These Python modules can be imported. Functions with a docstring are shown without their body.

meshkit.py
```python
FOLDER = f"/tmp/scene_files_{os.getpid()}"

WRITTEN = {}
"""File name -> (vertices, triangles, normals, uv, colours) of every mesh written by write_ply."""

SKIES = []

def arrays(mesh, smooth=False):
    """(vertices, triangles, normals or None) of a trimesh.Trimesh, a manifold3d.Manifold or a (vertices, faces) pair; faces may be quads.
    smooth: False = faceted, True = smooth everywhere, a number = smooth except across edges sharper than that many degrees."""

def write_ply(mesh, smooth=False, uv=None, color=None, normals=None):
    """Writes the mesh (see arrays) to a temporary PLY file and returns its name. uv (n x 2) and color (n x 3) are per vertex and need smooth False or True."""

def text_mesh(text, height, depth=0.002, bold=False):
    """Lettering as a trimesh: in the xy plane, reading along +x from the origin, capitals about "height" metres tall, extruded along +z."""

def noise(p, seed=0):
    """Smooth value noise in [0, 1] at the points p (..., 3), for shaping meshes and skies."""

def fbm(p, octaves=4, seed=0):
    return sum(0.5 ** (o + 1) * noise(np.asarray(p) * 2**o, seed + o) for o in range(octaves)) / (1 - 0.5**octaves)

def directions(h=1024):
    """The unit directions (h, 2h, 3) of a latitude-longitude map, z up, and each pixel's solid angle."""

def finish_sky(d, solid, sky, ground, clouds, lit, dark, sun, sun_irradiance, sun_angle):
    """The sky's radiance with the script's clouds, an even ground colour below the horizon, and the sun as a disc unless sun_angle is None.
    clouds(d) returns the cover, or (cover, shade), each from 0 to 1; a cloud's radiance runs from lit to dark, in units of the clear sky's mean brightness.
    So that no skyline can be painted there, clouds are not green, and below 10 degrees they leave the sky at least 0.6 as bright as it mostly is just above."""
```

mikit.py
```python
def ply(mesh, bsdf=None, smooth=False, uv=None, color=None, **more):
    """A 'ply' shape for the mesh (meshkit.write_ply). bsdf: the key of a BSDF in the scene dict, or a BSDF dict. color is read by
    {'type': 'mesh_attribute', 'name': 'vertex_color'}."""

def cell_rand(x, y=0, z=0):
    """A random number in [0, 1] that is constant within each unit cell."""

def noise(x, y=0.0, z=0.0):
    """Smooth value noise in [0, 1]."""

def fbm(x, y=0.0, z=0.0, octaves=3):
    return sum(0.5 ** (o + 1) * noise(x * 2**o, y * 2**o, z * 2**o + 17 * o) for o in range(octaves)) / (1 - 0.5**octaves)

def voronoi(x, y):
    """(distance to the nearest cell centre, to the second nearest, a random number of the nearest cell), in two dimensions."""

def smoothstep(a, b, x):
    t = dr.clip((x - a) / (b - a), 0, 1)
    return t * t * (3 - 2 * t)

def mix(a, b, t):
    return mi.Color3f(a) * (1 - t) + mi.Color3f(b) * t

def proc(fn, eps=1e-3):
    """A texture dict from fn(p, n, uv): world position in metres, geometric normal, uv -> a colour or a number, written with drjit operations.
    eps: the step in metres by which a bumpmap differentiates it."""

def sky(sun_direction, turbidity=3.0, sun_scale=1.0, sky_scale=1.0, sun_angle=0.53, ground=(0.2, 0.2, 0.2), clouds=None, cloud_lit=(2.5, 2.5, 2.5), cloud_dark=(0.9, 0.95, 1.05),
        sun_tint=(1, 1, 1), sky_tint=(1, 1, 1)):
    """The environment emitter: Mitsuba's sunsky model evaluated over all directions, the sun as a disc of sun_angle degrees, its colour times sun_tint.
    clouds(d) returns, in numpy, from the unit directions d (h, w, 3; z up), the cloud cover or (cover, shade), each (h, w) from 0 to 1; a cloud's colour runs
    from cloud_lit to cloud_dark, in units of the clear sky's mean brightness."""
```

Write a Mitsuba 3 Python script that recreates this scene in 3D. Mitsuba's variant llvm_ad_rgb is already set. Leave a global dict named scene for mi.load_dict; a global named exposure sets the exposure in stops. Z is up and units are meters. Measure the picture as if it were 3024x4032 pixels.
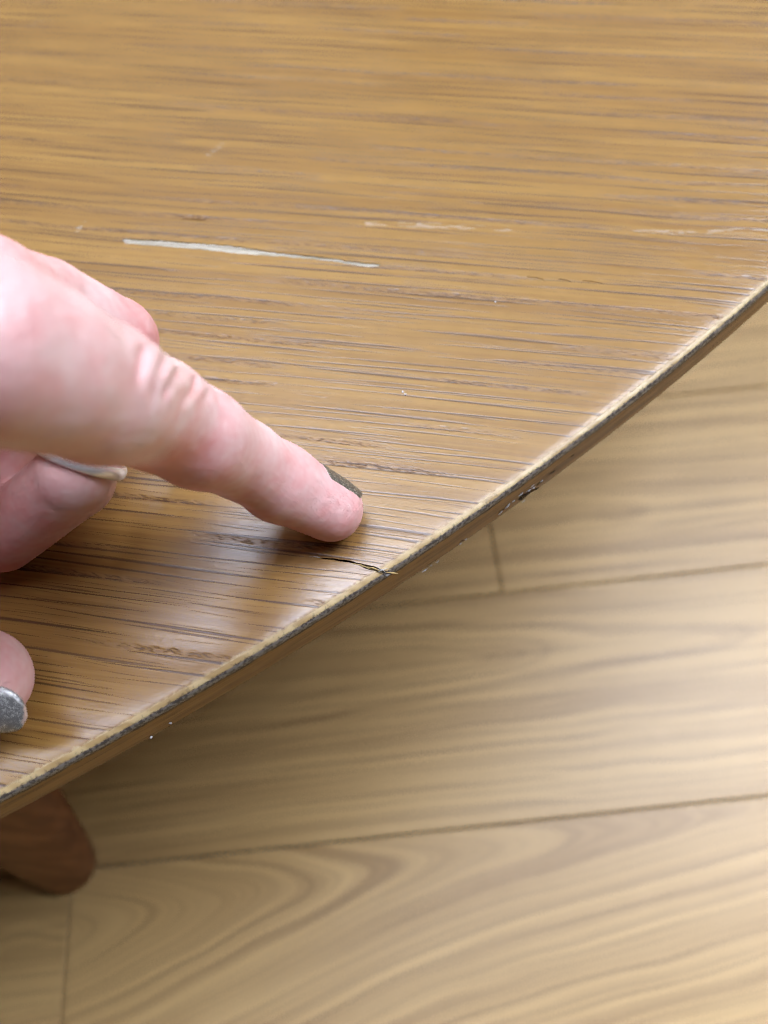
import math
import numpy as np
import trimesh
import manifold3d as m3
import shapely
import shapely.geometry as sg
import drjit as dr
import mitsuba as mi
import mikit
import meshkit
from mikit import proc, noise, fbm, voronoi, cell_rand, smoothstep, mix

T4 = mi.ScalarTransform4f
scene, labels = {}, {}
rng = np.random.default_rng(7)

# ------------------------------------------------------------------ camera
H_TOP = 0.35                                    # height of the table's surface
CAM = np.array([0.0, 0.0, 0.50])
FWD = np.array([0.0, 0.45864955, -0.88861723])
RGT = np.array([0.99432419, -0.09454238, -0.04879696])
UPV = np.array([0.10639269, 0.88357361, 0.45604635])
scene['camera'] = {
    'type': 'thinlens', 'fov': 53.1, 'fov_axis': 'x', 'aperture_radius': 0.00120, 'focus_distance': 0.164,
    'near_clip': 0.01, 'far_clip': 50.0,
    'to_world': T4().look_at(origin=CAM.tolist(), target=(CAM + FWD).tolist(), up=UPV.tolist())}

# ------------------------------------------------------------------ light
exposure = 0.12


def lamp(key, centre, target, w, h, rgb):
    scene[key] = {'type': 'rectangle',
                  'to_world': T4().look_at(origin=centre, target=target, up=[0.01, 0.02, 1]) @ T4().scale([w / 2, h / 2, 1]),
                  'bsdf': {'type': 'diffuse', 'reflectance': {'type': 'rgb', 'value': 0.6}},
                  'emitter': {'type': 'area', 'radiance': {'type': 'rgb', 'value': rgb}}}


lamp('ceiling_lamp', [1.5, 0.5, 2.5], [1.5, 0.5, 0.0], 1.3, 1.3, [15.2, 16.2, 18.8])
lamp('ceiling_lamp_001', [-0.2, 1.7, 2.5], [-0.2, 1.7, 0.0], 1.8, 1.3, [1.1, 1.05, 0.85])
lamp('ceiling_lamp_002', [-0.3, 0.60, 2.5], [-0.3, 0.60, 0.0], 1.3, 1.1, [8.6, 9.6, 12.0])
lamp('window_light', [-0.6, 2.6, 2.0], [0.0, 0.1, 0.4], 1.8, 1.5, [0.24, 0.18, 0.09])
lamp('window_light_001', [1.2, 2.6, 2.0], [0.0, 0.1, 0.4], 1.5, 1.5, [0.30, 0.24, 0.14])
scene['ambient'] = {'type': 'constant', 'radiance': {'type': 'rgb', 'value': [0.02, 0.02, 0.02]}}
labels['ceiling_lamp'] = {'label': 'bright bluish square ceiling lamp above the floor to the right', 'category': 'ceiling lamp'}
labels['ceiling_lamp_001'] = {'label': 'wide neutral ceiling lamp beyond the table', 'category': 'ceiling lamp'}
labels['ceiling_lamp_002'] = {'label': 'second bluish ceiling lamp straight above the table', 'category': 'ceiling lamp'}
labels['window_light'] = {'label': 'dim yellowish window pane on the far side, left one', 'category': 'window'}
labels['window_light_001'] = {'label': 'pale yellowish window pane on the far side, right one', 'category': 'window'}

# ------------------------------------------------------------------ helpers


def lab(key, label=None, category=None, group=None, kind=None):
    labels[key] = {k: v for k, v in dict(label=label, category=category, group=group, kind=kind).items() if v}


def box_round(x0, x1, y0, y1, z0, z1, b):
    """A box with its upper edges chamfered."""
    v = [(x0, y0, z0), (x1, y0, z0), (x1, y1, z0), (x0, y1, z0),
         (x0, y0, z1 - b), (x1, y0, z1 - b), (x1, y1, z1 - b), (x0, y1, z1 - b),
         (x0 + b, y0 + b, z1), (x1 - b, y0 + b, z1), (x1 - b, y1 - b, z1), (x0 + b, y1 - b, z1)]
    f = [(0, 3, 2, 1), (8, 9, 10, 11)]
    for a in (0, 4):
        for k in range(4):
            n = (k + 1) % 4
            f.append((a + k, a + n, a + 4 + n, a + 4 + k))
    return np.array(v, float), np.array(f)


def rod(points, radii, sides=10):
    """A tapered tube through the points with closed ends."""
    pts = np.asarray(points, float)
    r = np.broadcast_to(np.asarray(radii, float), (len(pts),))
    t = np.gradient(pts, axis=0)
    t /= np.linalg.norm(t, axis=1, keepdims=True)
    ref = np.array([0, 0, 1.0]) if abs(t[0][2]) < 0.9 else np.array([1.0, 0, 0])
    a = np.cross(t, ref)
    a /= np.linalg.norm(a, axis=1, keepdims=True)
    b = np.cross(t, a)
    ang = np.arange(sides) * 2 * np.pi / sides
    v = (pts[:, None] + r[:, None, None] * (np.cos(ang)[None, :, None] * a[:, None] + np.sin(ang)[None, :, None] * b[:, None])).reshape(-1, 3)
    f = []
    n = len(pts)
    for i in range(n - 1):
        for j in range(sides):
            k = (j + 1) % sides
            f += [(i * sides + j, i * sides + k, (i + 1) * sides + k), (i * sides + j, (i + 1) * sides + k, (i + 1) * sides + j)]
    v = np.vstack([v, pts[:1], pts[-1:]])
    for j in range(sides):
        k = (j + 1) % sides
        f += [(n * sides, k, j), (n * sides + 1, (n - 1) * sides + j, (n - 1) * sides + k)]
    m = trimesh.Trimesh(v, np.array(f), process=False)
    trimesh.repair.fix_normals(m)
    return m


# ------------------------------------------------------------------ materials: floor
def floor_color(p, n, uv):
    row = dr.floor((p.y - 0.0395) / 0.1465)
    r1, r2, r3 = cell_rand(row, 4, 3), cell_rand(row, 4, 9), cell_rand(row, 4, 12)
    r1 = dr.select(row == -1, 0.80, r1)
    y = p.y - (0.0395 + 0.1465 * row)
    x = p.x + dr.select(row == -1, 0.0, 3.7 * r3)
    # the flame figure of a flat-sawn board: nested arches that run out into streaks
    flame = (row == -1) & (p.x > -0.209)
    yc = dr.select(flame, 0.126 + 0.08 * (x + 0.05), 0.012 + 0.142 * r1)
    dy = y - yc + 0.007 * (noise(x * 6.0, y * 14.0, row) - 0.5) + 0.0022 * (noise(x * 24.0, y * 50.0, row) - 0.5)
    slope = dr.select(flame, 0.30, 0.05 + 0.16 * r2)
    xs = dr.select(flame, 0.20 * x + 0.32 * (x - dr.sqrt(x * x + 0.0025)), slope * x)
    ph = xs + dr.select(flame, 2.9, 1.9 + 1.2 * r3) * dr.sqrt(dy * dy + dr.select(flame, 0.00010, 0.00030)) + 0.05 * noise(x * 3.1, y * 9.0, row + 9) + 0.006 * noise(x * 30.0, y * 60.0, row)
    ph = ph / 0.030
    fr = ph - dr.floor(ph)
    ci = dr.floor(ph)
    tv = ph * 0.030 / 2.3
    band = smoothstep(0.10, 0.70, fr) * (1 - smoothstep(0.74, 1.0, fr)) * (0.25 + 0.75 * cell_rand(ci, row, 2))
    band = band * (0.30 + 0.9 * noise(x * 7.0, tv * 40.0, row + 2)) * dr.select(flame, 1.0, 0.55)
    streak = fbm(x * 3.0 + 9 * r2, tv * 230.0, row, 3)
    fine = fbm(x * 9.0, tv * 640.0, row, 3)
    cloud = noise(x * 3.5, y * 9.0, row + 21)
    amount = dr.clip(dr.select(flame, 0.78, 0.55) * band + 0.80 * (streak - 0.5) + 0.85 * (fine - 0.5) + dr.select(flame, 0.0, 0.75) * (fbm(x * 2.2, y * 330.0, row + 31, 2) - 0.5) + 0.30 * (cloud - 0.5) + 0.17, 0, 1)
    c = mix((0.53, 0.350, 0.142), (0.295, 0.170, 0.060), amount)
    return c * (0.95 + 0.10 * r2)


scene['floor_wood'] = {'type': 'principled', 'base_color': proc(floor_color), 'roughness': 0.42, 'specular': 0.62}
scene['joint_dirt'] = {'type': 'diffuse', 'reflectance': {'type': 'rgb', 'value': [0.13, 0.108, 0.08]}}

# ------------------------------------------------------------------ materials: table
GX, GY = 0.9681, -0.2504                           # the grain's direction


def dashes(u, v, h, length, seed, keep, wmax):
    """Long thin pores: one tapered line at most per cell, 0..1."""
    best = mi.Float(0)
    r0 = dr.floor(v / h)
    for k in (0,):
        row = r0 + k
        uo = u / length + 7.13 * cell_rand(row, seed, 1)
        c = dr.floor(uo)
        a, b, d, e = (cell_rand(row, c, seed + q) for q in (2, 3, 4, 5))
        half = 0.22 + 0.27 * a
        du = (uo - c - 0.5) / half
        vc = (row + 0.3 + 0.4 * b) * h + (d - 0.5) * 0.0009 * du
        w = wmax * (0.35 + 0.65 * e) * dr.maximum(1 - du * du, 0.0)
        x = dr.abs(v - vc)
        best = dr.maximum(best, dr.select((dr.abs(du) < 1) & (d < keep), 1 - smoothstep(0.35, 1.2, x / dr.maximum(w, 1e-6)), 0.0))
    return best


def grain(p):
    """(u, v, line pores, rough bands, speckle) at a point of the table top."""
    u = p.x * GX + p.y * GY
    v = -p.x * GY + p.y * GX
    v = v + 0.0026 * (noise(u * 9.0, v * 14.0, 3.0) - 0.5) + 0.0006 * (noise(u * 45.0, v * 60.0, 8.0) - 0.5)
    lines = dr.maximum(dashes(u, v, 0.0029, 0.085, 11, 0.95, 0.00046),
                       dr.maximum(0.85 * dashes(u, v + 0.0011, 0.0034, 0.060, 31, 0.9, 0.00036), dr.maximum(0.75 * dashes(u, v + 0.002, 0.0027, 0.034, 57, 0.6, 0.00024), 0.55 * dashes(u, v + 0.0007, 0.0015, 0.019, 83, 0.7, 0.00013))))
    # bands of short open pores
    row = dr.floor(v / 0.0068)
    vo = v / 0.0068 - row - (0.35 + 0.3 * cell_rand(row, 5, 5))
    along = smoothstep(0.46, 0.62, noise(u * 26.0 + 40 * cell_rand(row, 2, 2), row * 3.7))
    band = along * (1 - smoothstep(0.05, 0.13, dr.abs(vo + 0.06 * (noise(u * 90.0, row) - 0.5))))
    skew = u + 2.2 * v
    sp = noise(skew * 1100.0, v * 3800.0, 2.0)
    return u, v, lines, band, sp


def inset(p):
    return 0.86330 - dr.sqrt(dr.square(p.x + 0.41584) + dr.square(p.y - 0.81995))


SCUFFS = [((-0.07668, 0.17484), (-0.07415, 0.18028), 0.0011, 0.45), ((-0.04008, 0.20068), (-0.03627, 0.20477), 0.0011, 0.45), ((-0.10226, 0.27591), (-0.09492, 0.27804), 0.0011, 0.45), ((0.00411, 0.16608), (0.04174, 0.15815), 0.0014, 0.42), ((0.07249, 0.15236), (0.10782, 0.14804), 0.0014, 0.42)]


def top_color(p, n, uv):
    u, v, lines, band, sp = grain(p)
    broad = fbm(u * 6.0, v * 300.0, 1.0, 2)
    streak = fbm(u * 14.0, v * 1150.0, 4.0, 3)
    fibre = noise(u * 260.0, v * 7000.0, 6.0)
    c = mix((0.292, 0.160, 0.041), (0.222, 0.112, 0.028), smoothstep(0.25, 0.75, 0.40 * broad + 0.60 * streak))
    c = c * (0.93 + 0.14 * fibre)
    c = mix(c, (0.13, 0.055, 0.016), 0.35 * band)
    c = mix(c, (0.058, 0.025, 0.012), 0.84 * lines)
    c = mix(c, (0.045, 0.018, 0.010), 0.5 * band * smoothstep(0.62, 0.78, sp))
    c = mix(c, (0.30, 0.16, 0.045), 0.55 * band * smoothstep(0.36, 0.2, sp))
    # pale scuffs and two lines of flaked finish
    for a, b, w, k in SCUFFS:
        ex, ey = b[0] - a[0], b[1] - a[1]
        t = dr.clip(((p.x - a[0]) * ex + (p.y - a[1]) * ey) / (ex * ex + ey * ey), 0, 1)
        d = dr.sqrt(dr.square(p.x - a[0] - t * ex) + dr.square(p.y - a[1] - t * ey))
        q = fbm(u * 420.0, v * 1500.0, 12.0, 2)
        c = mix(c, (0.46, 0.40, 0.33), k * (1 - smoothstep(0.3 * w, w, d)) * smoothstep(0.50, 0.72, q))
    s = inset(p)
    worn = smoothstep(0.0022, 0.0014, s + 0.0010 * (fbm(p.x * 1300.0, p.y * 1300.0, 2.0, 3) - 0.5))
    return mix(c, (0.44, 0.32, 0.155), 0.85 * worn)


def top_bump(p, n, uv):
    u, v, lines, band, sp = grain(p)
    return -0.00003 * lines - 0.00010 * band * smoothstep(0.5, 0.78, sp) + 0.000008 * noise(u * 500.0, v * 5200.0, 6.0) + 0.000006 * fbm(p.x * 1500.0, p.y * 1500.0, 0.0, 2)


def top_rough(p, n, uv):
    u, v, lines, band, sp = grain(p)
    worn = smoothstep(0.0024, 0.0014, inset(p))
    return dr.clip(0.28 + 0.06 * lines + 0.12 * band + 0.35 * worn, 0, 1)


scene['table_wood'] = {'type': 'bumpmap', 'tex': proc(top_bump, 5e-5), 'scale': 1.0,
                       'nested': {'type': 'principled', 'base_color': proc(top_color), 'roughness': proc(top_rough), 'eta': 1.75}}


def rim_color(p, n, uv):
    h = H_TOP - p.z                                   # depth under the top
    q = fbm(p.x * 1900.0, p.y * 1900.0, p.z * 1900.0, 3)
    u = p.x * GX + p.y * GY
    v = -p.x * GY + p.y * GX
    k = fbm(u * 40.0, v * 500.0, 1.0, 2)
    pale = mix((0.47, 0.345, 0.17), (0.33, 0.21, 0.08), smoothstep(0.3, 0.75, k))
    pale = mix(pale, (0.10, 0.07, 0.04), 0.30 * smoothstep(0.62, 0.74, q))
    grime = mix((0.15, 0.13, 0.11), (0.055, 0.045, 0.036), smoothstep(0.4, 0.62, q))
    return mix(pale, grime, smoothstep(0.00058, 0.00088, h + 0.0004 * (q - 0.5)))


def rim_bump(p, n, uv):
    return 0.00005 * fbm(p.x * 1500.0, p.y * 1500.0, p.z * 1500.0, 3)


scene['rim_wood'] = {'type': 'bumpmap', 'tex': proc(rim_bump, 6e-5), 'scale': 1.0,
                     'nested': {'type': 'principled', 'base_color': proc(rim_color), 'roughness': 0.42, 'specular': 0.7}}


def side_color(p, n, uv):
    a = dr.atan2(p.y - 0.81995, p.x + 0.41584) * 0.863
    s = fbm(a * 30.0, p.z * 900.0, 2.0, 3)
    f = fbm(a * 160.0, p.z * 2600.0, 5.0, 2)
    c = mix((0.23, 0.118, 0.030), (0.13, 0.060, 0.016), smoothstep(0.3, 0.75, 0.6 * s + 0.4 * f))
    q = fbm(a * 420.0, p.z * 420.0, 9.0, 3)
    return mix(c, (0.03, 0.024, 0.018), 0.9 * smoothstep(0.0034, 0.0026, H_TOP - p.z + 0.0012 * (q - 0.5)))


scene['side_wood'] = {'type': 'principled', 'base_color': proc(side_color), 'roughness': 0.5, 'specular': 0.3}
scene['under_wood'] = {'type': 'diffuse', 'reflectance': {'type': 'rgb', 'value': [0.16, 0.10, 0.05]}}


def leg_color(p, n, uv):
    s = fbm(p.x * 260.0, p.y * 260.0, p.z * 9.0, 3)
    return mix((0.180, 0.074, 0.026), (0.105, 0.040, 0.013), smoothstep(0.3, 0.7, s))


scene['leg_wood'] = {'type': 'principled', 'base_color': proc(leg_color), 'roughness': 0.55, 'specular': 0.25}


def gouge_color(p, n, uv):
    u = p.x * GX + p.y * GY
    v = -p.x * GY + p.y * GX
    q = fbm(u * 160.0, v * 2400.0, 2.0, 3)
    c = mix((0.45, 0.41, 0.33), (0.26, 0.225, 0.16), smoothstep(0.40, 0.75, q))
    return c


scene['bare_wood'] = {'type': 'principled', 'base_color': proc(gouge_color), 'roughness': 0.85, 'specular': 0.2}
scene['dark_crack'] = {'type': 'diffuse', 'reflectance': proc(lambda p, n, uv: mix((0.040, 0.028, 0.015), (0.26, 0.165, 0.065), smoothstep(0.48, 0.72, fbm(p.x * 1900.0, p.y * 1900.0, p.z * 2500.0, 2))))}
scene['torn_wood'] = {'type': 'diffuse', 'reflectance': proc(lambda p, n, uv: mix((0.045, 0.030, 0.016), (0.30, 0.20, 0.09), smoothstep(0.50, 0.78, fbm(p.x * 2200.0, p.y * 2200.0, p.z * 2200.0, 2))))}
scene['splinter_wood'] = {'type': 'principled', 'base_color': {'type': 'rgb', 'value': [0.42, 0.29, 0.11]}, 'roughness': 0.6}
scene['white_flake'] = {'type': 'twosided', 'bsdf': {'type': 'diffuse', 'reflectance': {'type': 'rgb', 'value': [0.50, 0.49, 0.46]}}}

# ------------------------------------------------------------------ floor
ROW_H, GAP = 0.1465, 0.0005
k = 0
for row in range(-6, 10):
    y0 = 0.0395 + row * ROW_H
    # board ends: one joint shows in each of the two rows under the table's edge
    off = {-1: -0.209, 0: 0.62, 1: 0.075}.get(row, -0.5 + 0.83 * row % 1.21)
    for j in range(-2, 2):
        x0 = off + j * 1.21
        x1 = x0 + 1.21
        if x0 > 1.6 or x1 < -1.5:
            continue
        key = 'floor__plank' + (f'_{k:03d}' if k else '')
        scene[key] = mikit.ply(box_round(x0 + GAP, x1 - GAP, y0 + GAP, y0 + ROW_H - GAP, -0.008, 0.0, 0.0006), 'floor_wood')
        k += 1
scene['floor'] = mikit.ply(box_round(-2.6, 2.6, -1.6, 2.4, -0.03, -0.0022, 0.001), 'joint_dirt')
lab('floor', 'pale brown laminate floor of long boards below the table', kind='structure')

# ------------------------------------------------------------------ table top: a four-centre oval
RB, RS, HALF = 0.86330, 0.22, math.radians(30)
CB = np.array([-0.41584, 0.81995])
BIS = math.radians(-45)
d2 = lambda a: np.array([math.cos(a), math.sin(a)])  # noqa: E731
DB = (RB - RS) * math.cos(HALF)
OC = CB + DB * d2(BIS)
CB2 = OC + DB * d2(BIS)
CS = [CB + (RB - RS) * d2(BIS + HALF), CB + (RB - RS) * d2(BIS - HALF)]


def outline(ins):
    arcs = [(CB, RB, BIS - HALF, BIS + HALF, 420), (CS[0], RS, BIS + HALF, BIS + math.pi - HALF, 90),
            (CB2, RB, BIS + math.pi - HALF, BIS + math.pi + HALF, 80), (CS[1], RS, BIS + math.pi + HALF, BIS + 2 * math.pi - HALF, 90)]
    pts = []
    for c, r, a0, a1, n in arcs:
        for a in np.linspace(a0, a1, n, endpoint=False):
            pts.append(c + (r - ins) * d2(a))
    return np.array(pts)


def loft(profile):
    """A closed solid from (inset, depth) rings, top ring first."""
    rings = [np.column_stack([outline(i), np.full(680, H_TOP - z)]) for i, z in profile]
    n = len(rings[0])
    v = np.vstack(rings + [[[OC[0], OC[1], H_TOP - profile[0][1]]], [[OC[0], OC[1], H_TOP - profile[-1][1]]]])
    f = []
    j = np.arange(n)
    jn = (j + 1) % n
    for i in range(len(rings) - 1):
        a, b = i * n, (i + 1) * n
        f += [np.column_stack([a + j, b + j, b + jn]), np.column_stack([a + j, b + jn, a + jn])]
    e = len(rings) * n
    f += [np.column_stack([np.full(n, e), j, jn]), np.column_stack([np.full(n, e + 1), e - n + jn, e - n + j])]
    return v, np.vstack(f)


def solid(vf):
    return m3.Manifold(m3.Mesh(np.asarray(vf[0], np.float32) * 1000, np.asarray(vf[1], np.uint32)))


def prism(poly, z0, z1):
    """An upright prism over the polygon (metres)."""
    return m3.Manifold.extrude(m3.CrossSection([np.asarray(poly) * 1000]), (z1 - z0) * 1000).translate([0, 0, z0 * 1000])


def to_trimesh(man):
    m = man.to_mesh()
    return trimesh.Trimesh(np.asarray(m.vert_properties[:, :3], float) / 1000, np.asarray(m.tri_verts), process=False)


mm = 0.001
top_profile = [(16 * mm, 0.0), (9 * mm, 0.012 * mm), (6 * mm, 0.04 * mm), (4.2 * mm, 0.085 * mm), (3.0 * mm, 0.14 * mm), (2.2 * mm, 0.21 * mm), (1.6 * mm, 0.31 * mm),
               (1.1 * mm, 0.46 * mm), (0.65 * mm, 0.71 * mm), (0.33 * mm, 1.01 * mm), (0.12 * mm, 1.4 * mm), (0.02 * mm, 1.8 * mm), (0.0, 2.2 * mm), (0.3 * mm, 2.5 * mm)]


# outlines of the two wounds in the surface
scr_u = [(-0.06368, 0.16988), (-0.06268, 0.17016), (-0.05908, 0.1692), (-0.05295, 0.16802), (-0.04887, 0.167), (-0.04077, 0.16498), (-0.03374, 0.16326), (-0.02876, 0.1615), (-0.02382, 0.15962),
         (-0.01891, 0.15816), (-0.01403, 0.15677), (-0.00917, 0.15546), (-0.00437, 0.15376), (0.00041, 0.15221), (0.00634, 0.15043)]
scr_l = [(-0.06267, 0.1682), (-0.05642, 0.16659), (-0.05133, 0.16529), (-0.04375, 0.16335), (-0.03874, 0.16194), (-0.03127, 0.15983), (-0.02387, 0.15794), (-0.01896, 0.15682), (-0.01409, 0.15551),
         (-0.00924, 0.15427), (-0.00445, 0.15265), (-0.00065, 0.15117), (0.00266, 0.15004), (0.00508, 0.14989)]
crk_u = [(-0.01451, 0.06803), (-0.01246, 0.06766), (-0.01019, 0.06715), (-0.00795, 0.06639), (-0.00594, 0.06568), (-0.00394, 0.06495), (-0.0024, 0.06427), (-0.00065, 0.06348), (0.00067, 0.06308), (0.00204, 0.06307)]
crk_l = [(-0.0127, 0.06752), (-0.00908, 0.06659), (-0.00686, 0.06559), (-0.00556, 0.06474), (-0.00378, 0.06414), (-0.00202, 0.06344), (-0.00026, 0.06279), (0.00151, 0.06239)]


def ragged(pts, step, jit, seed):
    g = np.random.default_rng(seed)
    pts = np.asarray(pts, float)
    s = np.r_[0, np.cumsum(np.linalg.norm(np.diff(pts, axis=0), axis=1))]
    n = max(2, int(s[-1] / step))
    t = np.linspace(0, s[-1], n)
    q = np.column_stack([np.interp(t, s, pts[:, k]) for k in (0, 1)])
    q[1:-1] += g.uniform(-jit, jit, (n - 2, 2))
    return q


def wound(up, low, step, jit, seed):
    ring = np.vstack([ragged(low, step, jit, seed), ragged(up, step, jit, seed + 1)[::-1]])
    p = sg.Polygon(ring).buffer(0)
    p = max(getattr(p, 'geoms', [p]), key=lambda g: g.area)
    return np.array(shapely.geometry.polygon.orient(p).exterior.coords)[:-1]


scratch_poly = wound(scr_u, scr_l, 0.0012, 0.00016, 3)
crack_poly = np.array(sg.Polygon(wound(crk_u, crk_l, 0.0008, 0.00012, 5)).buffer(0.00010, join_style='mitre').exterior.coords)[:-1][::-1]
if not shapely.LinearRing(crack_poly).is_ccw:
    crack_poly = crack_poly[::-1]
top = solid(loft(top_profile))
top = top - prism(scratch_poly, H_TOP - 0.0007, H_TOP + 0.001) - prism(crack_poly, H_TOP - 0.0019, H_TOP + 0.001)
# the hairline split that runs on beyond the crack
hair = wound([(0.00150, 0.06255), (0.0000, 0.06262), (-0.0030, 0.06350)], [(0.00150, 0.06243), (0.0000, 0.06252), (-0.0030, 0.06347)], 0.0006, 0.00002, 8)
top = top - prism(hair, H_TOP - 0.0015, H_TOP + 0.001)
# short dents along the grain
for q, line in enumerate([[(0.04301, 0.14059), (0.0449, 0.14014), (0.04703, 0.13923)], [(0.05087, 0.13877), (0.05221, 0.13831), (0.05359, 0.13768)], [(0.05679, 0.1374), (0.05893, 0.13674), (0.06145, 0.13578)], [(-0.0473, 0.17526), (-0.04409, 0.17458), (-0.04053, 0.17375)]]):
    lens = sg.LineString(line).buffer(0.00024)
    top = top - prism(ragged(np.array(lens.exterior.coords)[::-1], 0.0006, 0.00006, 40 + q), H_TOP - 0.00022, H_TOP + 0.001)
tm = to_trimesh(top)
cen = tm.triangles_center
ring0 = outline(0.0)
ring0 = np.vstack([ring0 + (np.roll(ring0, -1, 0) - ring0) * q for q in np.linspace(0, 1, 12, endpoint=False)])
from scipy.spatial import cKDTree  # noqa: E402
near_edge = cKDTree(ring0).query(cen[:, :2])[0]
is_rim = (near_edge < 0.00162) & (cen[:, 2] < H_TOP - 0.00030)
low = (cen[:, 2] < H_TOP - 0.0004) & ~is_rim                    # walls and floors of the wounds, and the hidden underside


def sub(mask):
    m = tm.submesh([np.nonzero(mask)[0]], append=True, repair=False)
    return m


scene['table__top'] = mikit.ply(sub(~is_rim & ~low), 'table_wood', smooth=40)
scene['table__rim'] = mikit.ply(sub(is_rim), 'rim_wood', smooth=50)
scene['table__core'] = mikit.ply(sub(low), 'dark_crack', smooth=False)
# bare wood in the scratch: a bed with relief
bed = sg.Polygon(scratch_poly).buffer(0.0003)
bx, by = np.meshgrid(np.arange(-0.0650, 0.0075, 0.0004), np.arange(0.1485, 0.1715, 0.00035), indexing='ij')
bz = H_TOP - 0.00030 + 0.00036 * (meshkit.fbm(np.stack([(bx * GX + by * GY) * 500, (-bx * GY + by * GX) * 2200, 0 * bx], -1), 3, 4) - 0.5)
ins_ = shapely.contains_xy(bed, bx, by)
nx_, ny_ = bx.shape
idx = np.arange(nx_ * ny_).reshape(nx_, ny_)
q_ = np.stack([idx[:-1, :-1], idx[1:, :-1], idx[1:, 1:], idx[:-1, 1:]], -1).reshape(-1, 4)
q_ = q_[ins_.ravel()[q_].any(1)]
bm = trimesh.Trimesh(np.column_stack([bx.ravel(), by.ravel(), bz.ravel()]), np.vstack([q_[:, [0, 1, 2]], q_[:, [0, 2, 3]]]), process=False)
bm.remove_unreferenced_vertices()
scene['table__scratch'] = mikit.ply(bm, 'bare_wood', smooth=True)
lab('table__scratch', 'long pale scratch gouged through the finish')

# the edge below the rim
side = solid(loft([(0.9 * mm, 2.25 * mm), (0.55 * mm, 2.35 * mm), (0.12 * mm, 2.6 * mm), (0.05 * mm, 4.0 * mm), (0.10 * mm, 8.0 * mm), (0.25 * mm, 11.5 * mm), (0.7 * mm, 13.0 * mm), (1.6 * mm, 13.8 * mm), (20 * mm, 14.0 * mm)]))


def pit(c, r, seed, n=26):
    """A torn hollow: the hull of scattered points."""
    g = np.random.default_rng(seed)
    p = g.normal(size=(n, 3))
    p /= np.linalg.norm(p, axis=1, keepdims=True)
    return m3.Manifold.hull_points(((p * np.asarray(r)) * g.uniform(0.75, 1.1, (n, 1)) * 1000).astype(np.float32))


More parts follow.
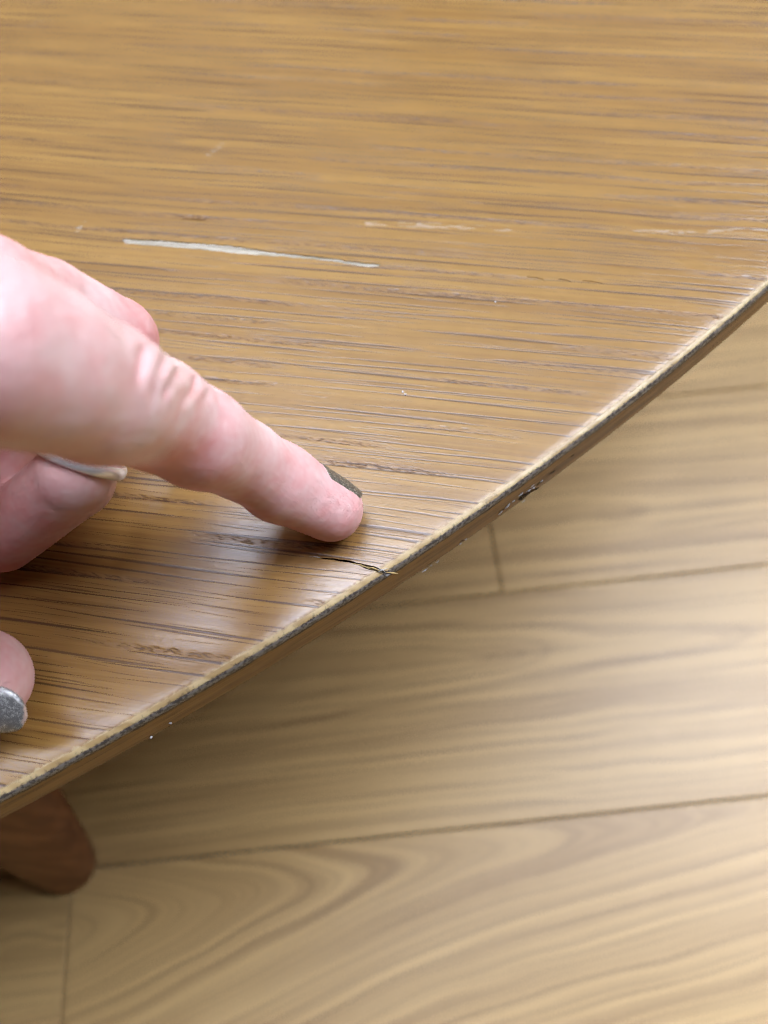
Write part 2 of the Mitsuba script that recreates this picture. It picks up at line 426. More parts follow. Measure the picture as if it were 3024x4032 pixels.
def at_edge(x, y, z, rot):
    """Carries a shape made for the tangent frame to a place on the edge."""
    a = math.degrees(math.atan2(y - CB[1], x - CB[0]))
    return lambda m: m.rotate([rot, 0, 0]).rotate([0, 0, a]).translate([x * 1000, y * 1000, z * 1000])


side = side - at_edge(0.0342, 0.0836, 0.3392, -38)(pit(0, (0.0030, 0.0046, 0.0026), 1))
for (x, y, z, ry, rz, sd) in [(0.0318, 0.0821, 0.3420, 0.0016, 0.0006, 2), (0.0400, 0.0871, 0.3424, 0.0018, 0.0006, 3), (0.0272, 0.0794, 0.3412, 0.0017, 0.0005, 4), (0.0450, 0.0903, 0.3436, 0.0020, 0.0004, 5),
                              (0.0368, 0.0851, 0.3414, 0.0012, 0.0008, 6), (0.0100, 0.0693, 0.3382, 0.0017, 0.0005, 7), (0.0170, 0.0733, 0.3395, 0.0010, 0.0005, 9)]:
    side = side - at_edge(x, y, z, -20)(pit(0, (0.0006, ry, rz), sd))
sm = to_trimesh(side)
sc_ = sm.triangles_center
dep = H_TOP - sc_[:, 2]
nominal = np.interp(dep, [2.6 * mm, 4.0 * mm, 8.0 * mm, 11.5 * mm, 13.0 * mm, 13.8 * mm], [0.12 * mm, 0.05 * mm, 0.10 * mm, 0.25 * mm, 0.7 * mm, 1.6 * mm])
pang = np.arctan2(sc_[:, 1] - CB[1], sc_[:, 0] - CB[0])
torn = (RB - np.linalg.norm(sc_[:, :2] - CB, axis=1) - nominal > 0.00010) & (dep > 2.7 * mm) & (dep < 12.8 * mm) & (pang > BIS - HALF) & (pang < BIS + HALF)
scene['table__edge_band'] = mikit.ply(sm.submesh([np.nonzero(~torn)[0]], append=True, repair=False), 'side_wood', smooth=40)
for k, piece in enumerate(sm.submesh([np.nonzero(torn)[0]], append=True, repair=False).split(only_watertight=False)):
    scene['table__edge_band__chip' + (f'_{k:03d}' if k else '')] = mikit.ply(piece, 'torn_wood', smooth=False)
lab('table__edge_band', 'darker brown edge band with chips torn out')

# pale flakes and splinters that stand up from the damage
fl = []
g = np.random.default_rng(21)
for (x, y, z, ln) in [(0.0345, 0.0840, 0.3428, 0.0016), (0.0338, 0.0834, 0.3420, 0.0014), (0.0352, 0.0843, 0.3415, 0.0010), (0.0316, 0.0820, 0.3432, 0.0014), (0.0283, 0.0800, 0.3419, 0.0017), (0.0266, 0.0790, 0.3409, 0.0014),
                      (0.0330, 0.0830, 0.3378, 0.0012), (0.0298, 0.0809, 0.3424, 0.0011), (0.0076, 0.0679, 0.3380, 0.0017), (0.0108, 0.0697, 0.3380, 0.0010), (0.0165, 0.0730, 0.3394, 0.0007), (0.0372, 0.0855, 0.3420, 0.0009),
                      (0.0178, 0.0737, 0.3399, 0.0006), (0.0092, 0.0688, 0.3384, 0.0008)]:
    a = math.atan2(y - CB[1], x - CB[0])
    out, tan = np.array([math.cos(a), math.sin(a), 0]), np.array([-math.sin(a), math.cos(a), 0])
    d = tan + np.array([0, 0, g.uniform(0.0, 0.6)]) + out * g.uniform(-0.1, 0.25)
    d /= np.linalg.norm(d)
    c = np.array([x, y, z]) + out * 0.0003
    fl.append(rod([c - d * ln / 2, c + out * 0.0001, c + d * ln / 2], [0.00005, g.uniform(0.00012, 0.00022), 0.00004], 5))
scene['table__splinter'] = mikit.ply(trimesh.util.concatenate(fl), 'white_flake', smooth=True)
lab('table__splinter', 'tiny white flakes of torn edge finish', kind='stuff')
sp = []
for (pts, r) in [([(-0.0052, 0.06515), (-0.0036, 0.06452), (-0.0018, 0.06368)], 0.00018), ([(-0.0084, 0.06637), (-0.0062, 0.06552), (-0.0046, 0.06490)], 0.00016),
                 ([(-0.0012, 0.06345), (0.0004, 0.06290), (0.0016, 0.06280)], 0.00020), ([(-0.0068, 0.06572), (-0.0054, 0.06505), (-0.0040, 0.0644)], 0.00012)]:
    q = np.array([[x, y, H_TOP - 0.0006] for x, y in pts])
    q[1, 2] += 0.0004
    sp.append(rod(q, [0.00005, r, 0.00005], 7))
scene['table__splinter_001'] = mikit.ply(trimesh.util.concatenate(sp), 'splinter_wood', smooth=True)
lab('table__splinter_001', 'loose yellowish wood fibres lying in the crack', kind='stuff')
wf = [rod([(-0.0027, 0.06420, H_TOP - 0.0003), (-0.0017, 0.06375, H_TOP + 0.0002), (-0.0010, 0.06318, H_TOP - 0.0002)], [0.00004, 0.00008, 0.00003], 5),
      rod([(-0.0026, 0.06345, H_TOP - 0.0003), (-0.0016, 0.06370, H_TOP + 0.00025), (-0.0004, 0.06385, H_TOP + 0.0003)], [0.00004, 0.00010, 0.00003], 5),
      rod([(-0.0168, 0.06868, H_TOP + 0.0001), (-0.0158, 0.06845, H_TOP + 0.0002), (-0.0146, 0.06812, H_TOP + 0.0001)], [0.00003, 0.00009, 0.00003], 5)]
scene['table__splinter_002'] = mikit.ply(trimesh.util.concatenate(wf), 'white_flake', smooth=True)
lab('table__splinter_002', 'white fibres sticking up out of the crack', kind='stuff')

# legs
MAJ, MIN = d2(BIS + math.pi / 2), d2(BIS)
foot, head = np.array([-0.2120, 0.0420]), np.array([-0.148, 0.085])
k = 0
for sa in (1, -1):
    for sb in (1, -1):
        def mir(p):
            r = p - OC
            return OC + MAJ * (r @ MAJ) * sa + MIN * (r @ MIN) * sb
        a, b = np.r_[mir(foot), 0.0], np.r_[mir(head), H_TOP - 0.0135]
        q = np.array([0.0, 0.003, 0.008, 0.014, 0.03, 0.12, 0.4, 0.75, 1.0])
        rad = np.array([0.0146, 0.0158, 0.0164, 0.0167, 0.0171, 0.0186, 0.0222, 0.0255, 0.0275])
        scene['table__leg' + (f'_{k:03d}' if k else '')] = mikit.ply(rod(a + (b - a) * q[:, None], rad, 40), 'leg_wood', smooth=40)
        k += 1
lab('table', 'honey brown wooden table with a curved worn edge and a pale scratch in its top', 'table')

# ------------------------------------------------------------------ hand
#HAND_BEGIN
A = lambda *p: np.array(p, float)  # noqa: E731
Z0 = H_TOP
CHAINS = {
    'index': [(A(-0.0111, 0.0757, Z0 + 0.0073), 0.0071), (A(-0.0202, 0.0777, Z0 + 0.0170), 0.0080), (A(-0.0255, 0.0777, Z0 + 0.0268), 0.0077), (A(-0.0305, 0.0756, Z0 + 0.0386), 0.0089), (A(-0.0356, 0.0753, Z0 + 0.0476), 0.0093), (A(-0.0368, 0.0656, Z0 + 0.0668), 0.0098), (A(-0.0400, 0.0628, Z0 + 0.0760), 0.0101), (A(-0.0438, 0.0613, Z0 + 0.0826), 0.0103)],
    'middle': [(A(-0.0800, 0.0768, Z0 + 0.0085), .0076), (A(-0.0595, 0.0803, Z0 + 0.0226), .0079), (A(-0.0523, 0.0922, Z0 + 0.0299), .0076), (A(-0.0486, 0.1036, Z0 + 0.0347), .0083), (A(-0.0556, 0.1005, Z0 + 0.0488), .0083),
               (A(-0.0594, 0.0909, Z0 + 0.0619), .0094)],
    'ring': [(A(-0.0990, 0.0790, Z0 + 0.0170), .0058), (A(-0.0790, 0.0892, Z0 + 0.0160), .0070), (A(-0.0700, 0.1110, Z0 + 0.0270), .0078), (A(-0.0740, 0.1030, Z0 + 0.0490), .0090)],
    'little': [(A(-0.1080, 0.0900, Z0 + 0.0150), .0052), (A(-0.0960, 0.1030, Z0 + 0.0150), .0058), (A(-0.0930, 0.1180, Z0 + 0.0230), .0068), (A(-0.0900, 0.1110, Z0 + 0.0420), .0084)],
    'thumb': [(A(-0.0795, 0.0458, Z0 + 0.0103), .0098), (A(-0.0880, 0.0470, Z0 + 0.0140), .0110), (A(-0.1060, 0.0440, Z0 + 0.0225), .0092), (A(-0.1270, 0.0470, Z0 + 0.0420), .0105), (A(-0.1220, 0.0650, Z0 + 0.0640), .0150)],
    'palm_a': [(A(-0.0438, 0.0613, Z0 + 0.0826), .0104), (A(-0.1190, 0.0730, Z0 + 0.0800), .0150)],
    'palm_b': [(A(-0.0594, 0.0909, Z0 + 0.0619), .0092), (A(-0.1210, 0.0830, Z0 + 0.0770), .0160)],
    'palm_c': [(A(-0.0740, 0.1030, Z0 + 0.0490), .0090), (A(-0.1230, 0.0920, Z0 + 0.0730), .0160)],
    'palm_d': [(A(-0.0900, 0.1110, Z0 + 0.0420), .0086), (A(-0.1250, 0.1000, Z0 + 0.0690), .0150)],
    'arm': [(A(-0.1220, 0.0860, Z0 + 0.0760), .0190), (A(-0.1500, 0.0830, Z0 + 0.0810), .0215), (A(-0.2350, 0.0700, Z0 + 0.0900), .0300)],
    'arm_b': [(A(-0.1250, 0.0980, Z0 + 0.0700), .0170), (A(-0.1520, 0.0970, Z0 + 0.0760), .0205), (A(-0.2350, 0.0860, Z0 + 0.0850), .0300)],
}
KS = {'index': .0018, 'middle': .0006, 'ring': .0014, 'little': .0014, 'thumb': .003, 'palm_a': .004, 'palm_b': .004, 'palm_c': .004, 'palm_d': .004, 'arm': .012, 'arm_b': .012}


def cone_sdf(p, a, b, ra, rb):
    """Distance to the hull of two spheres."""
    ba = b - a
    l2 = ba @ ba
    rr = ra - rb
    a2 = l2 - rr * rr
    pa = p - a
    y = pa @ ba
    z = y - l2
    w = pa * l2 - y[..., None] * ba
    x2 = np.einsum('...i,...i', w, w)
    y2, z2 = y * y * l2, z * z * l2
    k = np.sign(rr) * rr * rr * x2
    d = (np.sqrt(np.maximum(x2 * a2 / l2, 0)) + y * rr) / l2 - ra
    d = np.where(np.sign(z) * a2 * z2 > k, np.sqrt(x2 + z2) / l2 - rb, d)
    return np.where(np.sign(y) * a2 * y2 < k, np.sqrt(x2 + y2) / l2 - ra, d)


def smin(a, b, k):
    h = np.maximum(k - np.abs(a - b), 0) / k
    return np.minimum(a, b) - h * h * k * 0.25


def skin_base(p):
    """Signed distance to the hand without creases, at points (..., 3)."""
    total = np.full(p.shape[:-1], 0.05)
    for name, ch in CHAINS.items():
        k = KS[name]
        one = np.full(p.shape[:-1], 0.05)
        for (a, ra), (b, rb) in zip(ch, ch[1:]):
            lo, hi = np.minimum(a, b) - max(ra, rb) - 0.014, np.maximum(a, b) + max(ra, rb) + 0.014
            on = np.all((p > lo) & (p < hi), -1)
            if on.any():
                one[on] = smin(one[on], cone_sdf(p[on], a, b, ra - .0002, rb - .0002), min(k, .003))
        total = smin(total, one, k)
    flat = (Z0 + 0.00005) - p[..., 2]
    h = np.maximum(0.0012 - np.abs(total - flat), 0) / 0.0012
    return np.maximum(total, flat) + h * h * 0.0012 * 0.25
#HAND_END


def surface_nets(field, origin, h):
    """A quad mesh of the zero level of a grid of distances."""
    s = field < 0
    c = np.zeros(np.array(field.shape) - 1, np.int8)
    for a, b, d in np.ndindex(2, 2, 2):
        c += s[a:a + c.shape[0], b:b + c.shape[1], d:d + c.shape[2]]
    act = np.argwhere((c > 0) & (c < 8))
    ids = np.full(c.shape, -1, np.int64)
    ids[tuple(act.T)] = np.arange(len(act))
    acc, cnt = np.zeros((len(act), 3)), np.zeros(len(act))
    corner = {q: field[tuple((act + q).T)] for q in np.ndindex(2, 2, 2)}
    for q in np.ndindex(2, 2, 2):
        for ax in range(3):
            if q[ax] == 0:
                r = list(q)
                r[ax] = 1
                fa, fb = corner[q], corner[tuple(r)]
                cross = (fa < 0) != (fb < 0)
                t = fa[cross] / (fa[cross] - fb[cross])
                pt = np.tile(np.array(q, float), (cross.sum(), 1))
                pt[:, ax] += t
                acc[cross] += pt
                cnt[cross] += 1
    v = (act + acc / cnt[:, None]) * h + origin
    quads = []
    for ax in range(3):
        o1, o2 = [e for e in range(3) if e != ax]
        sl0, sl1 = [slice(None)] * 3, [slice(None)] * 3
        sl0[ax], sl1[ax] = slice(0, -1), slice(1, None)
        e = np.argwhere(s[tuple(sl0)] != s[tuple(sl1)])
        e = e[(e[:, o1] > 0) & (e[:, o2] > 0)]
        flip = s[tuple(e.T)]
        d1, d2_ = np.zeros(3, int), np.zeros(3, int)
        d1[o1], d2_[o2] = 1, 1
        qd = np.stack([ids[tuple((e - d1 - d2_).T)], ids[tuple((e - d2_).T)], ids[tuple(e.T)], ids[tuple((e - d1).T)]], -1)
        if ax == 1:
            flip = ~flip
        quads.append(np.where(flip[:, None], qd, qd[:, ::-1]))
    q = np.vstack(quads)
    return v, np.vstack([q[:, [0, 1, 2]], q[:, [0, 2, 3]]])


def seg_dist(p, poly):
    """(distance to a polyline, position along it from 0 to 1)."""
    best, where = np.full(len(p), 9.0), np.zeros(len(p))
    n = len(poly) - 1
    for i in range(n):
        a, b = poly[i], poly[i + 1]
        ab = b - a
        t = np.clip((p - a) @ ab / (ab @ ab), 0, 1)
        d = np.linalg.norm(p - a - t[:, None] * ab, axis=1)
        on = d < best
        best[on], where[on] = d[on], (i + t[on]) / n
    return best, where


#CREASES
CREASES = [
    ([(-0.02857, 0.0678, 0.42238), (-0.02858, 0.06665, 0.42292), (-0.02867, 0.06475, 0.42345), (-0.02882, 0.06302, 0.42345), (-0.029, 0.06166, 0.423)], 0.0013, 0.00062, 0.0004),
    ([(-0.02777, 0.06308, 0.42062), (-0.02799, 0.06191, 0.42014), (-0.02835, 0.06079, 0.41959), (-0.02876, 0.05996, 0.4192)], 0.0004, 0.0007, 0.0001),
    ([(-0.02856, 0.07261, 0.41452), (-0.02732, 0.06797, 0.41917), (-0.02724, 0.06656, 0.41978), (-0.0274, 0.0651, 0.42038)], 0.0009, 0.0005, 0.0003),
    ([(-0.02769, 0.07316, 0.41028), (-0.02733, 0.07038, 0.41283), (-0.02676, 0.06651, 0.41643), (-0.02701, 0.06369, 0.41806), (-0.02744, 0.06215, 0.41807)], 0.0012, 0.00055, 0.0004),
    ([(-0.02755, 0.07845, 0.402), (-0.0272, 0.07607, 0.40349), (-0.02697, 0.07378, 0.40526), (-0.02687, 0.0702, 0.4081), (-0.02716, 0.06671, 0.41059)], 0.0009, 0.0006, 0.0003),
    ([(-0.02612, 0.07755, 0.39903), (-0.02624, 0.07535, 0.4004), (-0.02655, 0.07311, 0.40176)], 0.0004, 0.0007, 0.0001),
    ([(-0.0252, 0.07877, 0.39617), (-0.02514, 0.07627, 0.39722), (-0.02546, 0.07458, 0.39794)], 0.00014, 0.0006, 0),
    ([(-0.02935, 0.05884, 0.41671), (-0.03047, 0.0578, 0.41632), (-0.03158, 0.05713, 0.41534), (-0.03331, 0.05747, 0.412)], 0.0003, 0.0018, 0.0001),
    ([(-0.02139, 0.07144, 0.38093), (-0.02261, 0.07044, 0.38048), (-0.02382, 0.06979, 0.37894), (-0.02552, 0.06967, 0.37624)], 0.00035, 0.0016, 0.0001),
    ([(-0.02039, 0.07187, 0.37907), (-0.02119, 0.07089, 0.37731), (-0.02157, 0.07034, 0.37411)], 0.00015, 0.001, 0),
    ([(-0.0298, 0.06116, 0.42722), (-0.03011, 0.05976, 0.42693), (-0.03041, 0.05879, 0.42633)], 0.00012, 0.0006, 0),
    ([(-0.02946, 0.06243, 0.42627), (-0.02965, 0.06087, 0.42589), (-0.03004, 0.0594, 0.42495)], 0.00015, 0.0006, 0),
    ([(-0.02924, 0.06319, 0.42527), (-0.0294, 0.06135, 0.42473), (-0.02979, 0.05985, 0.42379)], 0.00016, 0.0006, 4e-05),
    ([(-0.03031, 0.05971, 0.42798), (-0.03065, 0.05851, 0.42724)], 0.0001, 0.0006, 0),
    ([(-0.04362, 0.10484, 0.39228), (-0.04287, 0.10254, 0.39138), (-0.03038, 0.071, 0.42253)], 0.00014, 0.0005, 0),
    ([(-0.04345, 0.10767, 0.38983), (-0.04196, 0.10462, 0.38959), (-0.04133, 0.10204, 0.38829)], 0.00016, 0.0005, 0),
    ([(-0.041, 0.10592, 0.38694), (-0.04045, 0.10465, 0.38548)], 0.0001, 0.0005, 0),
]

lo_, hi_ = np.array([-0.270, 0.028, H_TOP - 0.004]), np.array([0.0, 0.136, H_TOP + 0.126])
hs = 0.0009
nn = np.ceil((hi_ - lo_) / hs).astype(int)
gx, gy, gz = [lo_[i] + hs * np.arange(nn[i]) for i in range(3)]
grid = np.stack(np.meshgrid(gx, gy, gz, indexing='ij'), -1)
field = skin_base(grid)
hv, hf = surface_nets(field, lo_, hs)
hm = trimesh.Trimesh(hv, hf, process=False)
comp = hm.split(only_watertight=False)
hm = max(comp, key=lambda c: len(c.faces))


def project(v, steps=3):
    for _ in range(steps):
        d = skin_base(v)
        g = np.stack([skin_base(v + e) - skin_base(v - e) for e in np.eye(3) * 0.0002], -1)
        g /= np.maximum(np.linalg.norm(g, axis=1, keepdims=True), 1e-9)
        v = v - g * np.clip(d, -0.0008, 0.0008)[:, None]
    return v, g


hm.vertices = project(np.array(hm.vertices), 2)[0]
hm = hm.subdivide()
nearpip = np.linalg.norm(hm.triangles_center - CHAINS['index'][4][0], axis=1) < 0.0165
hm = hm.subdivide(face_index=np.nonzero(nearpip)[0])
v1, gn = project(np.array(hm.vertices), 2)
disp = np.zeros(len(v1))
redden = np.zeros(len(v1))
for poly, depth, width, fold in CREASES:
    poly = np.array(poly)
    on = np.all((v1 > poly.min(0) - 0.006) & (v1 < poly.max(0) + 0.006), -1)
    d, t = seg_dist(v1[on], poly)
    fade = np.clip(np.minimum(t, 1 - t) * 5 + 0.15, 0, 1)
    disp[on] += fade * (-0.52 * depth * np.exp(-(d / width) ** 2) + 0.55 * fold * np.exp(-((d - 2.6 * width) / (1.4 * width)) ** 2))
    redden[on] = np.maximum(redden[on], fade * np.exp(-(d / width) ** 2) * min(1, depth / 0.0012))
disp += 0.00010 * (meshkit.fbm(v1 * 420, 3, 3) - 0.5) + 0.00025 * (meshkit.fbm(v1 * 110, 2, 9) - 0.5)
lowz = np.clip((v1[:, 2] - H_TOP - 0.0008) / 0.002, 0, 1)
hm.vertices = v1 + gn * (disp * lowz)[:, None]


def blob(c, r):
    return np.exp(-np.sum((v1 - np.asarray(c)) ** 2, 1) / r ** 2)


tipc, dipc, pipc = CHAINS['index'][0][0], CHAINS['index'][2][0], CHAINS['index'][4][0]
mott = meshkit.fbm(v1 * 260, 3, 5)
big = meshkit.fbm(v1 * 75, 2, 8)
fleck = meshkit.fbm(v1 * 900, 2, 12)
red = 0.42 + 0.9 * (big - 0.5) + 0.80 * (mott - 0.5) + 0.42 * (fleck - 0.5)
red += 0.42 * blob(tipc - [0, 0, 0.002], 0.008) + 0.38 * blob(dipc + [-0.002, -0.006, -0.005], 0.007) + 0.40 * blob(pipc + [-0.001, -0.009, -0.004], 0.009)
red += 0.5 * blob(CHAINS['middle'][0][0], 0.016) + 0.25 * blob(CHAINS['middle'][3][0] + [0.006, 0, 0.002], 0.009) + 0.35 * blob(CHAINS['thumb'][1][0], 0.014)
red -= 0.25 * blob(pipc + [0.004, 0.004, 0.006], 0.010)
palmar = gn @ -(RGT * 0.55 + UPV * 0.80 + FWD * 0.10)                # the palm side of the fingers is the pinker one
red += 0.30 * np.clip(palmar, 0, 1)
red = np.clip(red + 0.35 * redden, 0, 1)[:, None]
col = np.array([0.80, 0.585, 0.555]) * (1 - red) + np.array([0.69, 0.30, 0.285]) * red
col *= (0.97 + 0.10 * (mott - 0.5))[:, None]


def skin_bump(p, n, uv):
    # fine lines that cross the finger, and pores
    t = 0.585 * p.x - 0.098 * p.y - 0.805 * p.z
    w = 0.35 * p.x + 0.93 * p.y + 0.1 * p.z
    q = 0.000050 * fbm(p.x * 2200.0, p.y * 2200.0, p.z * 2200.0, 2) + 0.00008 * noise(p.x * 800.0, p.y * 800.0, p.z * 800.0)
    q = q + 0.00008 * fbm(t * 1500.0, w * 260.0, 3.0, 2) + 0.00006 * noise(t * 700.0 + w * 900.0, w * 900.0 - t * 500.0, 7.0)
    dx, dy, dz = p.x + 0.0262, p.y - 0.0880, p.z - (H_TOP + 0.0150)
    r = dr.sqrt(dx * dx + dy * dy + dz * dz)
    tip = smoothstep(0.0125, 0.008, dr.sqrt(dr.square(p.x + 0.0128) + dr.square(p.y - 0.0735) + dr.square(p.z - H_TOP - 0.0045)))
    ridge = dr.sin(r * (2 * math.pi / 0.00050) + 2.0 * noise(p.x * 260.0, p.y * 260.0, p.z * 260.0))
    ex, ey, ez = p.x + 0.0560, p.y - 0.0900, p.z - (H_TOP + 0.0200)
    r2 = dr.sqrt(ex * ex + ey * ey + ez * ez)
    tip2 = smoothstep(0.0150, 0.009, dr.sqrt(dr.square(p.x + 0.0740) + dr.square(p.y - 0.0700) + dr.square(p.z - H_TOP - 0.0110)))
    ridge2 = dr.sin(r2 * (2 * math.pi / 0.00052) + 2.0 * noise(p.x * 230.0, p.y * 230.0, p.z * 230.0))
    return q + 0.000022 * tip * ridge + 0.000022 * tip2 * ridge2


scene['skin'] = {'type': 'bumpmap', 'tex': proc(skin_bump, 5e-5), 'scale': 1.0,
                 'nested': {'type': 'principled', 'base_color': {'type': 'mesh_attribute', 'name': 'vertex_color'}, 'roughness': 0.39, 'specular': 0.36, 'sheen': 0.15}}
scene['hand'] = mikit.ply((np.array(hm.vertices), np.array(hm.faces)), 'skin', smooth=True, color=col)
lab('hand', "person's bare left hand pressing its index finger on the table beside the crack", 'hand')


# ------------------------------------------------------------------ nails
def unit(v):
    v = np.asarray(v, float)
    return v / np.linalg.norm(v)


def nail(c0, axis, dorsal, s0, s1, half, lift, thick, tip_round):
    """A curved plate over the finger: s along the axis from c0, angle about it; its outline narrows to a round tip."""
    axis = unit(axis)
    dorsal = unit(dorsal - axis * (dorsal @ axis))
    lat = np.cross(axis, dorsal)
    ns, na = 40, 34
    s, a = np.meshgrid(np.linspace(0, 1, ns), np.linspace(-1, 1, na), indexing='ij')
    # rounded ends
    endcut = np.sqrt(np.clip(1 - np.clip((s - (1 - tip_round)) / tip_round, 0, 1) ** 2.4, 0, 1))
    basecut = np.sqrt(np.clip(1 - np.clip((0.14 - s) / 0.14, 0, 1) ** 2.4 * 0.8, 0, 1))
    ang = a * half * np.maximum(endcut, 0.04) * basecut
    ss = s0 + (s1 - s0) * s
    base = c0 + axis * ss[..., None]
    dirs = dorsal * np.cos(ang)[..., None] + lat * np.sin(ang)[..., None]
    lo, hi = np.zeros(s.shape), np.full(s.shape, 0.02)
    for _ in range(22):
        mid = (lo + hi) / 2
        inside = skin_base(base + dirs * mid[..., None]) < 0
        lo, hi = np.where(inside, mid, lo), np.where(inside, hi, mid)
    rr = lo
    cap = rr[int(ns * 0.45)].copy()
    q = np.clip((s - 0.45) / 0.55, 0, 1)
    # towards the tip the plate goes straight on instead of following the flesh down
    rr = np.maximum(rr, cap[None] - 0.0007 * q ** 2 - 0.0001)
    edge = np.clip((1 - np.abs(a)) * 5, 0, 1)
    up = base + dirs * (rr + lift * edge - 0.00015 * (1 - edge))[..., None]
    dn = base + dirs * (rr + lift * edge - thick)[..., None]
    v = np.vstack([up.reshape(-1, 3), dn.reshape(-1, 3)])
    idx = np.arange(ns * na).reshape(ns, na)
    q4 = np.stack([idx[:-1, :-1], idx[:-1, 1:], idx[1:, 1:], idx[1:, :-1]], -1).reshape(-1, 4)
    f = [q4, q4[:, ::-1] + ns * na]
    for line in (idx[0], idx[-1], idx[:, 0], idx[:, -1]):
        f.append(np.column_stack([line[:-1], line[1:], line[1:] + ns * na, line[:-1] + ns * na]))
    f = np.vstack(f)
    m = trimesh.Trimesh(v, np.vstack([f[:, [0, 1, 2]], f[:, [0, 2, 3]]]), process=False)
    trimesh.repair.fix_normals(m)
    return m


def polish(tip, axis, edge, dim=1.0):
    """Silver glitter varnish, worn away along the free edge."""
    ax = unit(axis)

    def color(p, n, uv):
        s = (p.x - tip[0]) * ax[0] + (p.y - tip[1]) * ax[1] + (p.z - tip[2]) * ax[2]
        g1 = cell_rand(p.x * 5200.0, p.y * 5200.0, p.z * 5200.0)
        g2 = fbm(p.x * 1300.0, p.y * 1300.0, p.z * 1300.0, 2)
        c = dim * mix((0.21, 0.205, 0.20), (0.75, 0.73, 0.68), smoothstep(0.55, 1.0, g1) * smoothstep(0.25, 0.7, g2))
        bare = smoothstep(-0.0001, 0.0002, s - edge + 0.0016 * (fbm(p.x * 700.0, p.y * 700.0, p.z * 700.0, 3) - 0.5))
        return mix(c, (0.66, 0.52, 0.44), bare)
    return color


def polish_bump(p, n, uv):
    return 0.00004 * cell_rand(p.x * 4200.0, p.y * 4200.0, p.z * 4200.0) + 0.00005 * noise(p.x * 2600.0, p.y * 2600.0, p.z * 2600.0)


a_i = CHAINS['index'][0][0] - CHAINS['index'][1][0]
tip_i = CHAINS['index'][0][0] + unit(a_i) * 0.0064
dors_i = RGT * 0.55 + UPV * 0.80 + FWD * 0.16
scene['polish_index'] = {'type': 'bumpmap', 'tex': proc(polish_bump, 6e-5), 'scale': 1.0,
                         'nested': {'type': 'principled', 'base_color': proc(polish(tip_i, a_i, -0.0016, mi.Color3f(0.62, 0.58, 0.48))), 'roughness': 0.30, 'metallic': 0.45, 'specular': 0.7, 'clearcoat': 1.0, 'clearcoat_gloss': 0.92}}
scene['hand__fingernail'] = mikit.ply(nail(CHAINS['index'][1][0], a_i, dors_i, 0.0062, 0.0178, 0.82, 0.00016, 0.0005, 0.30), 'polish_index', smooth=40)
lab('hand__fingernail', 'dark silver index fingernail with chipped tip')

a_t = np.array([0.0100, -0.0020, -0.0035])
tip_t = CHAINS['thumb'][0][0] + unit(a_t) * 0.0098
dors_t = -FWD * 0.92 - UPV * 0.36
scene['polish_thumb'] = {'type': 'bumpmap', 'tex': proc(polish_bump, 6e-5), 'scale': 1.0,
                         'nested': {'type': 'principled', 'base_color': proc(polish(tip_t, a_t, 0.0009)), 'roughness': 0.30, 'metallic': 0.45, 'specular': 0.7, 'clearcoat': 1.0, 'clearcoat_gloss': 0.92}}
scene['hand__fingernail_001'] = mikit.ply(nail(CHAINS['thumb'][1][0], a_t, dors_t, 0.001, 0.0206, 0.66, 0.00022, 0.0005, 0.35), 'polish_thumb', smooth=40)
lab('hand__fingernail_001', 'glittering silver grey thumbnail')

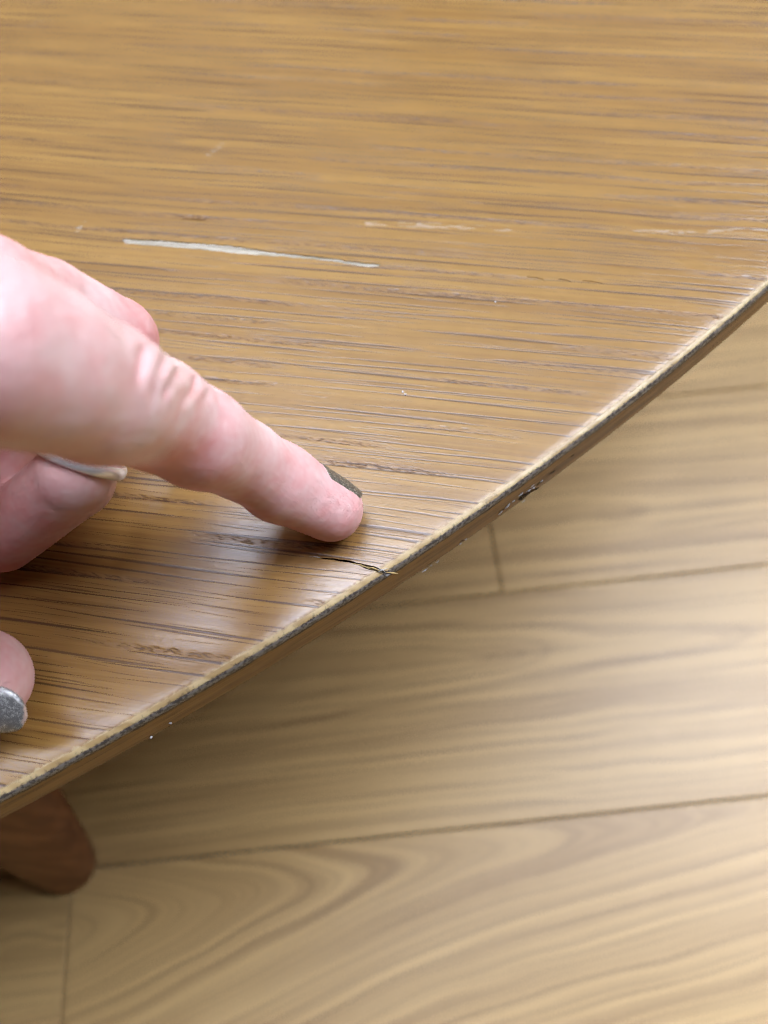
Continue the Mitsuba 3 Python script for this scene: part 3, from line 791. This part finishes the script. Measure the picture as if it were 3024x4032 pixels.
# ------------------------------------------------------------------ ring round the bent middle finger
rc = CHAINS['middle'][1][0] + 0.26 * (CHAINS['middle'][2][0] - CHAINS['middle'][1][0])
ra_ = unit(CHAINS['middle'][2][0] - CHAINS['middle'][1][0])
e1 = unit(np.cross(ra_, [0, 0, 1.0]))
e2 = np.cross(ra_, e1)
prof = [(0.00835 + 0.0006 * math.cos(t), 0.00125 * math.sin(t)) for t in np.linspace(0, 2 * math.pi, 18, endpoint=False)]
ang = np.linspace(0, 2 * math.pi, 96, endpoint=False)
rv = np.array([rc + (e1 * math.cos(t) + e2 * math.sin(t)) * r + ra_ * h for t in ang for r, h in prof])
rf = []
for i in range(96):
    for j in range(18):
        a, b = i * 18 + j, i * 18 + (j + 1) % 18
        c, d = ((i + 1) % 96) * 18 + (j + 1) % 18, ((i + 1) % 96) * 18 + j
        rf += [(a, d, c), (a, c, b)]
rm = trimesh.Trimesh(rv, np.array(rf), process=False)
trimesh.repair.fix_normals(rm)
scene['silver'] = {'type': 'principled', 'base_color': {'type': 'rgb', 'value': [0.95, 0.95, 0.95]}, 'metallic': 0.6, 'roughness': 0.33, 'specular': 0.8}
scene['finger_ring'] = mikit.ply(rm, 'silver', smooth=True)
lab('finger_ring', 'plain rounded silver ring on the bent finger behind the pointing finger', 'ring')

# ------------------------------------------------------------------ crumbs


def crumb(key, c, r, seed, label, m='white_crumb'):
    g = np.random.default_rng(seed)
    p = g.normal(size=(22, 3))
    p = p / np.linalg.norm(p, axis=1, keepdims=True) * g.uniform(0.6, 1.0, (22, 1)) * np.asarray(r)
    hull = trimesh.convex.convex_hull(p + np.asarray(c))
    scene[key] = mikit.ply(hull, m, smooth=False)
    lab(key, label, 'crumb', 'white crumbs on the table')


scene['white_crumb'] = {'type': 'diffuse', 'reflectance': {'type': 'rgb', 'value': [0.70, 0.71, 0.73]}}
crumb('crumb', (0.00745, 0.10880, H_TOP + 0.0002), (0.00032, 0.00028, 0.0003), 1, 'tiny white crumb, upper of the pair on the wood right of the hand')
crumb('crumb_001', (0.00800, 0.10800, H_TOP + 0.0002), (0.00034, 0.00030, 0.0003), 2, 'tiny white crumb, lower of the pair on the wood right of the hand')
crumb('crumb_002', (0.03367, 0.13343, H_TOP + 0.00015), (0.00020, 0.00042, 0.0002), 3, 'lone white crumb on the wood between the scratch and the right edge')
crumb('crumb_003', (-0.0488, 0.0387, 0.3404), (0.00050, 0.0004, 0.0003), 4, 'white speck stuck on the side of the edge below the thumb, the higher of two')
crumb('crumb_004', (-0.0532, 0.0366, 0.3387), (0.00034, 0.0004, 0.00055), 5, 'white speck stuck on the side of the edge below the thumb, the lower of two')
